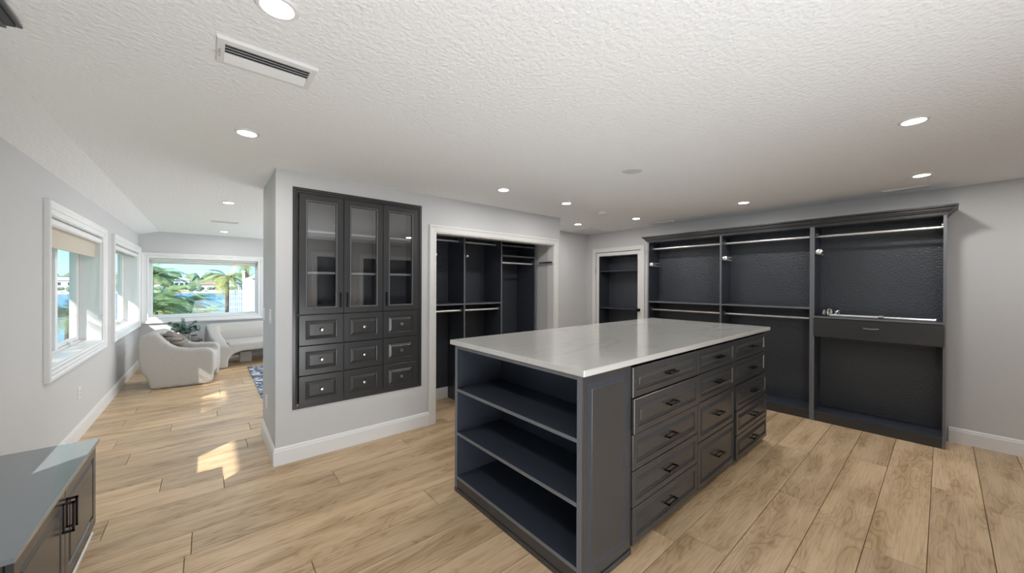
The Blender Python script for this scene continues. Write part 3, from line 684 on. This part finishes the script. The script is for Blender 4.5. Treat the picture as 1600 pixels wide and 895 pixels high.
for x, y, lab in ((-.1, -.9, 'recessed ceiling light behind the viewer near the tall cupboard'), (4.64, -1.0, 'recessed ceiling light behind the viewer past the drawer wardrobe'), (2.4, 6.5, 'recessed ceiling light over the hidden side of the living room'), (2.6, 8.3, 'recessed ceiling light by the far right of the living room')):
    d = copy_tree(d0); d.location = (x, y, H); d['label'] = lab

def vent(label, x0, x1, y0, y1, n, along='x', lever=False, dark=False):
    t = thing('ceiling_vent', label, 'vent', ((x0 + x1) / 2, (y0 + y1) / 2, H), 'ceiling vents')
    fr = .028 if (x1 - x0) > .15 and (y1 - y0) > .15 else .018
    b = B(); b.rects((x0, y0, H), EX, EY, -EZ, x1 - x0, y1 - y0, [(0, 0), (.004, .010), (fr, .012), (fr, .002)], loop=False); 
    b = B(); b.rects((x0, y0, H), EX, EY, -EZ, x1 - x0, y1 - y0, [(0, 0), (.004, .012), (fr, .014), (fr, .0)], loop=True); obj('frame', b, WHITEM, t)
    b = B(); b.box((x0 + fr, y0 + fr, H - .003), (x1 - fr, y1 - fr, H - .001)); obj('duct', b, GREYM, t)
    ext = (y1 - y0 - 2 * fr) if along == 'x' else (x1 - x0 - 2 * fr)
    for i in range(n):
        p = (i + .5) * ext / n; c = 1 if i < n / 2 else -1; wv = ext / n * (.42 if lever else .2)
        b = B()
        if along == 'x':
            yy = y0 + fr + p; q = [(yy - wv, H - .004 - (.010 if c > 0 else 0)), (yy + wv, H - .004 - (0 if c > 0 else .010)), (yy + wv, H - .0055 - (0 if c > 0 else .010)), (yy - wv, H - .0055 - (.010 if c > 0 else 0))]
            b.loft([[Vector((xx, a, z)) for a, z in q] for xx in (x0 + fr, x1 - fr)])
        else:
            xx0 = x0 + fr + p; q = [(xx0 - wv, H - .014), (xx0 + wv, H - .004), (xx0 + wv, H - .0055), (xx0 - wv, H - .0155)]
            b.loft([[Vector((a, yy, z)) for a, z in q] for yy in (y0 + fr, y1 - fr)])
        obj('slat', b, WHITEM, t)
    if lever:
        b = B(); b.box((x0 + .010, (y0 + y1) / 2 - .03, H - .018), (x0 + .014, (y0 + y1) / 2 + .03, H - .013)); b.box((x0 + .006, (y0 + y1) / 2 - .004, H - .03), (x0 + .010, (y0 + y1) / 2 + .004, H - .013)); obj('lever', b, NICKEL, t)
    return t
vent('large white louvred ceiling vent near the top left light', .020, .370, 1.768, 1.975, 7, 'x', True)
vent('narrow ceiling slot vent above the drawer wardrobe at right', 5.13, 5.23, .07, .40, 3, 'y')
vent('narrow ceiling slot vent near the shelved door and left wardrobe', 5.17, 5.27, 2.51, 2.91, 3, 'y')
vent('ceiling vent in the living area above the armchair', .02, .36, 7.0, 7.12, 3, 'x')
t = thing('smoke_detector', 'round white smoke detector near the attic hatch', 'detector', (3.903, 2.839, H))
b = B(); b.lathe((3.903, 2.839, H), (0, 0, -1), [(.070, 0), (.070, .008), (.056, .012), (.054, .028), (.044, .036), (.001, .038)], 28); obj('body', b, WHITEM, t, 30)
t = thing('ceiling_speaker', 'flat round white ceiling speaker above the middle of the island', 'speaker', (2.686, 1.662, H))
b = B(); b.lathe((2.686, 1.662, H), (0, 0, -1), [(.078, 0), (.078, .003), (.070, .009), (.066, .009), (.065, .005), (.001, .005)], 32); obj('grille', b, mat('speaker_grille', (.66, .66, .65), .6), t, 30)
t = thing('attic_hatch', 'square white attic access hatch in the ceiling corner', 'hatch', (5.2, 4.0, H))
b = B(); b.rects((4.82, 3.76, H), EX, EY, -EZ, .60, .52, [(0, 0), (.003, .010), (.04, .012), (.042, .004)], loop=False); obj('frame', b, WHITEM, t)
b = B(); b.box((4.866, 3.806, H - .010), (5.374, 4.234, H - .0045)); obj('panel', b, mat('hatch_panel', (.72, .72, .71), .6), t)

# ---------------------------------------------------------------- switches and outlets
def plate(name, label, cat, c, A, N, w, h, kind):
    c = Vector(c); A = Vector(A); N = Vector(N); t = thing(name, label, cat, tuple(c))
    o_ = c - A * (w / 2) - EZ * (h / 2)
    obj('plate', B().rects(o_, A, EZ, N, w, h, [(0, .0005), (.003, .006), (.008, .007)]), WHITEM, t)
    n = max(1, round(w / .06))
    for i in range(n):
        q = c + A * ((i - (n - 1) / 2) * .046)
        b = B(); b.rects(q - A * .016 - EZ * .033 + N * .007, A, EZ, N, .032, .066, [(0, 0), (.001, .003), (.004, .004)])
        if kind == 'switch': obj('rocker', b, WHITEM, t)
        else:
            obj('receptacle', b, WHITEM, t); b = B()
            for dz in (-.017, .017):
                for da in (-.006, .006): p = q + A * da + EZ * dz + N * .011; b.box(p - A * .0012 - EZ * .005 - N * .0005, p + A * .0012 + EZ * .005 + N * .0004)
            obj('slots', b, BLACK, t)
plate('wall_outlet', 'white outlet low on the window wall below the nearer side window', 'outlet', (XL, 5.33, .43), EY, EX, .075, .12, 'outlet')
plate('wall_outlet', 'white outlet low on the window wall between the two side windows and the armchair', 'outlet', (XL, 7.80, .45), EY, EX, .075, .12, 'outlet')
plate('wall_outlet', 'white outlet low on the end face of the partition', 'outlet', (XP0, 4.05, .39), EY, -EX, .075, .12, 'outlet')
plate('light_switch', 'white light switch on the partition end, nearer its front corner', 'switch', (XP0, 3.79, 1.20), EY, -EX, .075, .12, 'switch')
plate('light_switch', 'white light switch on the partition end, nearer its back edge', 'switch', (XP0, 4.27, 1.19), EY, -EX, .075, .12, 'switch')
plate('light_switch', 'white double light switch between the shelved door and the left wardrobe', 'switch', (XR, 3.02, 1.25), EY, -EX, .115, .12, 'switch')

# ---------------------------------------------------------------- living area furniture
def soft(b_list, name, m, parent, voxel=.022, smooth=8):
    """fuse solids into one soft upholstered body"""
    b = B()
    for q in b_list: i = len(b.v); b.v += q.v; b.f += [tuple(i + k for k in f) for f in q.f]
    o = obj(name, b, m, parent)
    md = o.modifiers.new('fuse', 'REMESH'); md.mode = 'VOXEL'; md.voxel_size = voxel; md.use_smooth_shade = True
    ms = o.modifiers.new('soften', 'SMOOTH'); ms.factor = .5; ms.iterations = smooth
    return o
def extr(prof, y0, y1, T):
    b = B(); b.loft([[T(x, y, z) for x, z in prof] for y in (y0, y1)]); return b

ca, sa = math.cos(math.radians(-7)), math.sin(math.radians(-7))
AO = Vector((-.626, 7.076, 0))
def TA(x, y, z): return AO + Vector((x * ca - y * sa, x * sa + y * ca, z))
arm = thing('armchair', 'cream boucle tub armchair seen from its side, beside the window wall', 'armchair', tuple(TA(.3, .4, 0)))
side = [(0, .002), (-.03, .14), (-.10, .27), (-.128, .45), (-.13, .66), (-.10, .75), (-.02, .785), (.06, .775), (.13, .70), (.19, .62), (.27, .57), (.39, .54), (.58, .535), (.655, .515), (.69, .46), (.69, .2), (.665, .002)]
backp = [(.02, .05), (-.10, .27), (-.13, .45), (-.135, .70), (-.10, .77), (0, .79), (.05, .76), (.10, .40), (.12, .1)]
seatp = [(.0, .10), (.66, .10), (.68, .30), (.66, .40), (.60, .43), (.05, .43)]
soft([extr(side, 0, .15, TA), extr(side, .62, .77, TA), extr(backp, .1, .67, TA), extr(seatp, .1, .67, TA)], 'body', FABRIC, arm, .02, 10)
kc = thing('knot_cushion', 'brown knotted cushion lying in the cream armchair', 'cushion', tuple(TA(.18, .37, .44)))
b = B(); pts = []
for i in range(121):
    a = 2 * math.pi * i / 120; p_, q_ = 3, 7
    rr = (.095 + .046 * math.cos(q_ * a)) * 1.0; lx, ly, lz = rr * math.cos(p_ * a) * .95, rr * math.sin(p_ * a) * 1.1, .038 * math.sin(q_ * a)
    # lean the disc against the backrest
    tl = math.radians(38); X_ = lx * math.cos(tl) + lz * math.sin(tl); Z_ = -lx * math.sin(tl) + lz * math.cos(tl)
    pts.append(TA(.205 + X_, .37 + ly, .655 + Z_))
b.tube(pts, .029, 10); obj('strand', b, KNOT, kc, 180)

SO = Vector((.08, 8.02, 0))
def TS(x, y, z):
    a = math.radians(10); return SO + Vector((x * math.cos(a) - y * math.sin(a), x * math.sin(a) + y * math.cos(a), z))
sofa = thing('loveseat', 'cream curved loveseat under the picture window with an open arch below the seat', 'sofa', tuple(TS(.8, .4, 0)))
armp = [(.0, .002), (.0, .36), (.03, .46), (.10, .50), (.45, .58), (.66, .70), (.76, .73), (.82, .66), (.84, .30), (.82, .002)]
def rotp(prof, x0, x1): b = B(); b.loft([[TS(x, y, z) for y, z in prof] for x in (x0, x1)]); return b
front = [(.0, .002), (.18, .002), (.20, .16), (.26, .24), (.40, .28), (1.2, .28), (1.34, .24), (1.40, .16), (1.42, .002), (1.60, .002), (1.60, .40), (0, .40)]
fb = B(); fb.loft([[TS(x, y, z) for x, z in front] for y in (.0, .20)])
seat = B(); seat.loft([[TS(x, y, z) for y, z in [(.02, .30), (.02, .39), (.10, .435), (.70, .42), (.70, .28)]] for x in (.1, 1.5)])
bkp = B(); bkp.loft([[TS(x, y, z) for y, z in [(.62, .12), (.64, .60), (.70, .73), (.78, .745), (.84, .68), (.82, .12)]] for x in (.05, 1.55)])
soft([rotp(armp, 0, .17), rotp(armp, 1.43, 1.6), fb, bkp], 'body', FABRIC, sofa, .02, 9)
soft([rotp([(.0, .32), (.0, .42), (.04, .445), (.60, .44), (.60, .32)], .19, 1.41)], 'seat_cushion', FABRIC, sofa, .02, 5)
for x in (.5, 1.1):
    b = B(); b.box(TS(x - .05, .45, .002), TS(x + .16, .55, .20), .01); obj('foot', b, FABRIC, sofa)

tb = thing('side_table', 'low side table with a glass top and bronze rim between armchair and loveseat', 'table', (-.22, 8.68, 0))
hexa = [(-.54, 8.62), (-.36, 8.50), (-.18, 8.50), (-.09, 8.62), (-.12, 8.84), (-.34, 8.94), (-.52, 8.84)]
b = B(); b.loft([[Vector((x, y, z)) for x, y in hexa] for z in (.462, .474)]); obj('top', b, TABLETOP, tb)
b = B(); b.sweep((0, 0, .456), EX, EY, EZ, hexa, [(-.006, 0), (.004, 0), (.004, .022), (-.006, .022)], True); obj('rim', b, BRONZE, tb)
for x, y in ((-.44, 8.62), (-.18, 8.56), (-.14, 8.76), (-.40, 8.84)):
    b = B(); b.tube([(x, y, 0), (x, y, .4605)], .009, 8); obj('leg', b, BRONZE, tb, 1)
pp = thing('potted_plant', 'round-leaved eucalyptus in a tapered grey pot on the side table', 'plant', (-.325, 8.62, .4745))
b = B(); b.lathe((-.325, 8.62, .4745), EZ, [(.001, 0), (.045, 0), (.075, .13), (.068, .13), (.055, .10), (.001, .10)], 24); obj('pot', b, CONC, pp, 30)
bs = B(); bl = B(); bl2 = B(); base = Vector((-.325, 8.62, .58))
for i in range(32):
    a = random.uniform(0, 2 * math.pi); sp = random.uniform(.08, .34); hh = random.uniform(.06, .26) * (1 - .5 * (sp / .34) ** 2)
    tip = base + Vector((max(-.34, min(.2, math.cos(a) * sp)), math.sin(a) * sp * .8, hh))
    if i == 0: tip = base + Vector((-.03, 0, .27))
    mid = (base + tip) / 2 + Vector((0, 0, .05)); bs.tube([base, mid, tip], .0022, 5)
    for k in range(7):
        u = .3 + .7 * k / 6; q = base.lerp(mid, min(1, 2 * u)) if u < .5 else mid.lerp(tip, 2 * u - 1)
        q = q + Vector([random.uniform(-.018, .018) for _ in range(3)]); nrm = Vector([random.uniform(-1, 1) for _ in range(3)]).normalized(); aa = nrm.orthogonal().normalized(); bb_ = nrm.cross(aa)
        rr = random.uniform(.020, .032); tgt = bl2 if (i % 9 == 4) else bl
        tgt.loft([[q + nrm * dz + (aa * math.cos(j * math.pi / 4) + bb_ * math.sin(j * math.pi / 4)) * rr * s_ for j in range(8)] for s_, dz in ((.2, -.002), (1, .001), (.15, .0005))])
obj('stems', bs, STEM, pp, kind='stuff'); obj('foliage', bl, LEAF, pp, kind='stuff'); obj('plum_foliage', bl2, LEAFP, pp, kind='stuff', label='darker plum-coloured leaves')
cj = thing('candle_jar', 'small pale candle jar with a black lid beside the grey plant pot', 'candle', (-.20, 8.60, .4745))
b = B(); b.lathe((-.20, 8.60, .4745), EZ, [(.001, 0), (.040, 0), (.042, .01), (.042, .085), (.001, .085)], 20); obj('jar', b, CONC, cj, 30)
b = B(); b.lathe((-.20, 8.60, .5597), EZ, [(.044, 0), (.044, .014), (.001, .015)], 20); obj('lid', b, BLACK, cj, 30)
b = B(); b.rects((.53, 5.65, .002), EX, EY, EZ, 2.6, 2.30, [(0, 0), (0, .006), (.006, .009)]); rg = obj('area_rug', b, RUG, origin=(1.8, 6.8, 0)); tag(rg, 'blue-grey abstract patterned rug partly hidden behind the partition', 'rug')

# ---------------------------------------------------------------- outdoors
b = B(); b.box((-60, -40, -3.6), (45, 24, -3.2)); g = obj('ground', b, GRASS); g['kind'] = 'structure'
b = B(); b.box((-900, -300, -5.2), (900, 900, -4.4)); wv = obj('bay_water', b, WATER); tag(wv, 'blue bay water beyond the palms', 'water'); wv['kind'] = 'stuff'
b = B(); b.box((-400, 300, -4.39), (400, 345, -3.4)); b.box((-440, -300, -4.39), (-401, 420, -3.4)); sh = obj('far_shore', b, SAND); sh['kind'] = 'structure'
def blob(b, c, r, h, seed):
    rnd = random.Random(seed); bm = bmesh.new(); bmesh.ops.create_icosphere(bm, subdivisions=2, radius=1)
    for v in bm.verts: s = 1 + rnd.uniform(-.22, .22); v.co = Vector((c[0] + v.co.x * r * s, c[1] + v.co.y * r * s, c[2] + v.co.z * h * s))
    b.add(bm); bm.free()
trb = B()
for i in range(200):
    x = -330 + i * 2.3 + random.uniform(-2, 2); h = random.uniform(3.2, 6.2); blob(trb, (x, 337 + random.uniform(-6, 6), -3.2 + h * 1.25), random.uniform(3, 6), h, i)
    blob(trb, (x, 302.2, -1.5), random.uniform(1.0, 1.7), random.uniform(.9, 2.2) if i % 3 else .8, i + 400)
for i in range(150):
    h = random.uniform(3, 5.5); blob(trb, (-412 + random.uniform(-3, 8), 60 + i * 1.9, -3.2 + h * 1.25), random.uniform(3, 6), h, 900 + i)
o = obj('far_trees', trb, FARTREE); tag(o, 'band of trees along the opposite shore', 'trees'); o['kind'] = 'stuff'
for hx, wd, hh, tiled, lab in ((-27, 8, 5.0, 1, 'clay-roofed shore house at the left of the far bank'), (-13, 7, 7.0, 0, 'tallest white flat-topped house on the far bank, left of centre'), (0, 9, 4.4, 1, 'wide low clay-roofed house in the middle of the far bank'), (13, 7, 5.6, 0, 'white house on the far bank, behind the golden palm'), (26, 10, 5.5, 1, 'clay-roofed house at the right of the far bank by the white post'), (-62, 12, 6.5, 0, 'white house on the far bank seen through the nearer side window')):
    yy = 306; t = thing('shore_house', lab, 'house', (hx, yy, -3.4), 'houses along the opposite shore')
    b = B(); b.box((hx - wd / 2, yy, -3.4), (hx + wd / 2, yy + 7, -3.4 + hh)); obj('wall', b, STUCCO, t)
    b = B(); z_ = -3.4 + hh; q = wd / 2 + .6
    b.loft([[Vector((hx - q, yy - .6, z_)), Vector((hx + q, yy - .6, z_)), Vector((hx + q, yy + 7.5, z_)), Vector((hx - q, yy + 7.5, z_))], [Vector((hx - wd / 4, yy + 3, z_ + 1.6)), Vector((hx + wd / 4, yy + 3, z_ + 1.6)), Vector((hx + wd / 4, yy + 4, z_ + 1.6)), Vector((hx - wd / 4, yy + 4, z_ + 1.6))]]); obj('roof', b, ROOFT if tiled else STUCCO, t)
    for k in range(3):
        for r_ in range(2 if hh > 6.2 else 1):
            b = B(); xx = hx - wd / 2 + wd * (k + .5) / 3; b.box((xx - .8, yy - .05, -2.4 + r_ * 2.8), (xx + .8, yy - .005, -.8 + r_ * 2.8)); obj('window', b, DARKW, t)

# palms
def frond_mesh(name, m, L=2.2, droop=1.0, n=34):
    b = B(); spine = []
    for i in range(n + 1):
        u = i / n; spine.append(Vector((L * (u - .18 * u * u * droop), 0, L * (.55 * u - .95 * droop * u * u))))
    b.tube(spine[::3] + [spine[-1]], [.022 * (1 - .8 * k / (len(spine[::3]))) for k in range(len(spine[::3]) + 1)], 4)
    for i in range(3, n + 1):
        u = i / n; ll = .62 * math.sin(math.pi * min(1, .12 + .86 * u)) ** .7 * L / 2.2; t = (spine[i] - spine[i - 1]).normalized()
        for s in (-1, 1):
            o_ = spine[i]; tip = o_ + t * ll * .55 + Vector((0, s * ll * .8, -ll * random.uniform(.25, .5))); wv = t * .017
            m_ = o_.lerp(tip, .5) + Vector((0, 0, .03))
            i0 = len(b.v); b.v += [tuple(o_ - wv), tuple(o_ + wv), tuple(m_ + wv * 1.2), tuple(m_ - wv * 1.2), tuple(tip)]
            b.f += [(i0, i0 + 1, i0 + 2, i0 + 3), (i0 + 3, i0 + 2, i0 + 4)]
    me = bpy.data.meshes.new(name); me.from_pydata(b.v, [], b.f); me.materials.append(m); return me
FR = [frond_mesh('frond_a', PALM1), frond_mesh('frond_b', PALM2, droop=1.25), frond_mesh('frond_c', PALM1, droop=.7)]
def palm(label, x, y, zc, n=18, sc=1.0, kinds=(0, 1, 2), lean=(0, 0), zg=-3.2, seed=0):
    rnd = random.Random(seed); t = thing('palm_tree', label, 'palm', (x - lean[0], y - lean[1], zg), 'palms around the house')
    b = B(); pts = [Vector((x - lean[0] * (1 - u) ** 2, y - lean[1] * (1 - u) ** 2, zg + (zc - zg) * u)) for u in [k / 8 for k in range(9)]]
    b.tube(pts, [.16 - .006 * k for k in range(9)], 10); obj('trunk', b, TRUNK, t, 1)
    for i in range(n):
        o = bpy.data.objects.new('frond', FR[kinds[rnd.randrange(len(kinds))]]); COL.objects.link(o); o.parent = t
        o.location = Vector((x, y, zc)) - Vector(t.location)
        el = rnd.uniform(-.5, .9); o.rotation_euler = (rnd.uniform(-.3, .3), -el, i * 2.399 + rnd.uniform(-.2, .2)); o.scale = [sc * rnd.uniform(.85, 1.1)] * 3
def at(u, v, dist): d = F2 + R3 * ((u - 800) / FPX) + U3 * ((445.97 - v) / FPX); return Vector((0, 0, 1.486)) + d * dist
for i, (lab, u, v, dist, sc, kinds, n) in enumerate([
    ('dense dark palm at the left edge of the picture window, tallest there', 236, 436, 20, .8, (0, 2, 0), 24),
    ('yellow-green palm in the lower left of the picture window', 258, 468, 17.5, .8, (0, 1, 2), 22),
    ('green palm low in the lower left corner of the picture window', 240, 488, 12.3, .62, (0, 2, 0), 20),
    ('green palm low in the middle of the picture window, left of the open water', 290, 480, 23, 1.0, (0, 1, 0), 22),
    ('lowest palm under the middle of the picture window', 308, 500, 13.5, .58, (0, 1, 2), 20),
    ('feathery dull palm low against the blue water', 345, 506, 16.5, .6, (0, 2), 10),
    ('palm with golden fronds standing against the water at right', 355, 436, 26, .75, (1, 1, 0), 22),
    ('high palm by the white post at the right of the picture window', 386, 412, 23, .5, (1, 0), 18),
    ('palm standing outside the nearer side window', 109, 500, 13, .7, (0, 2), 22)]):
    p = at(u, v, dist); palm(lab, p.x, p.y, p.z, n, sc, kinds, (random.uniform(-.4, .4), random.uniform(-.4, .4)), -3.2, 40 + i)
palm('palm whose fronds stripe the sunlight through the nearer side window', -4.7, 2.7, 3.5, 14, .8, (0, 2), (.2, .2), -3.2, 99)
palm('palm beside the house near the low cabinet window', -5.2, -1.0, 2.0, 18, .9, (0, 2), (.2, .2), -3.2, 98)
# white post, neighbouring house corner and lattice at the right of the picture window
p = at(380.5, 446, 20)
b = B(); b.box((p.x - .05, p.y - .05, -3.2), (p.x + .05, p.y + .05, 2.15)); b.box((p.x - .08, p.y - .08, 2.15), (p.x + .08, p.y + .08, 2.2)); o = obj('white_post', b, STUCCO, origin=(p.x, p.y, -3.2)); tag(o, 'slim white post outside the right part of the picture window', 'post')
p = at(392.5, 446, 17.5)
nb = thing('neighbouring_house', 'bright white house corner at the right edge of the picture window', 'house', (p.x + 2, p.y + 1, -3.2))
b = B(); b.box((p.x, p.y, -3.2), (p.x + 5, p.y + 5, 1.75)); obj('wall', b, STUCCO, nb)
b = B(); b.loft([[Vector((p.x, yy, 1.76)), Vector((p.x + 5.1, yy, 1.76)), Vector((p.x + 2.8, yy, 3.2))] for yy in (p.y - .1, p.y + 5)]); obj('roof', b, STUCCO, nb)
p = at(352, 446, 40); q = at(391, 446, 40)
ap = thing('lattice_enclosure', 'pale pool enclosure of thin white bars over the water behind the post', 'enclosure', ((p.x + q.x) / 2, p.y, -4.38))
b = B()
for k in range(12): x = p.x + (q.x - p.x) * k / 11; b.box((x - .05, p.y - .05, -4.38), (x + .05, p.y + .05, .3 + 1.6 * k / 11))
for k in range(9): z = -3.6 + k * .62; x0_ = p.x if z < .3 else p.x + (q.x - p.x) * (z - .3) / 1.6; b.box((x0_, p.y - .04, z - .04), (q.x, p.y + .04, z + .04))
o = obj('bars', b, STUCCO, ap, kind='stuff')
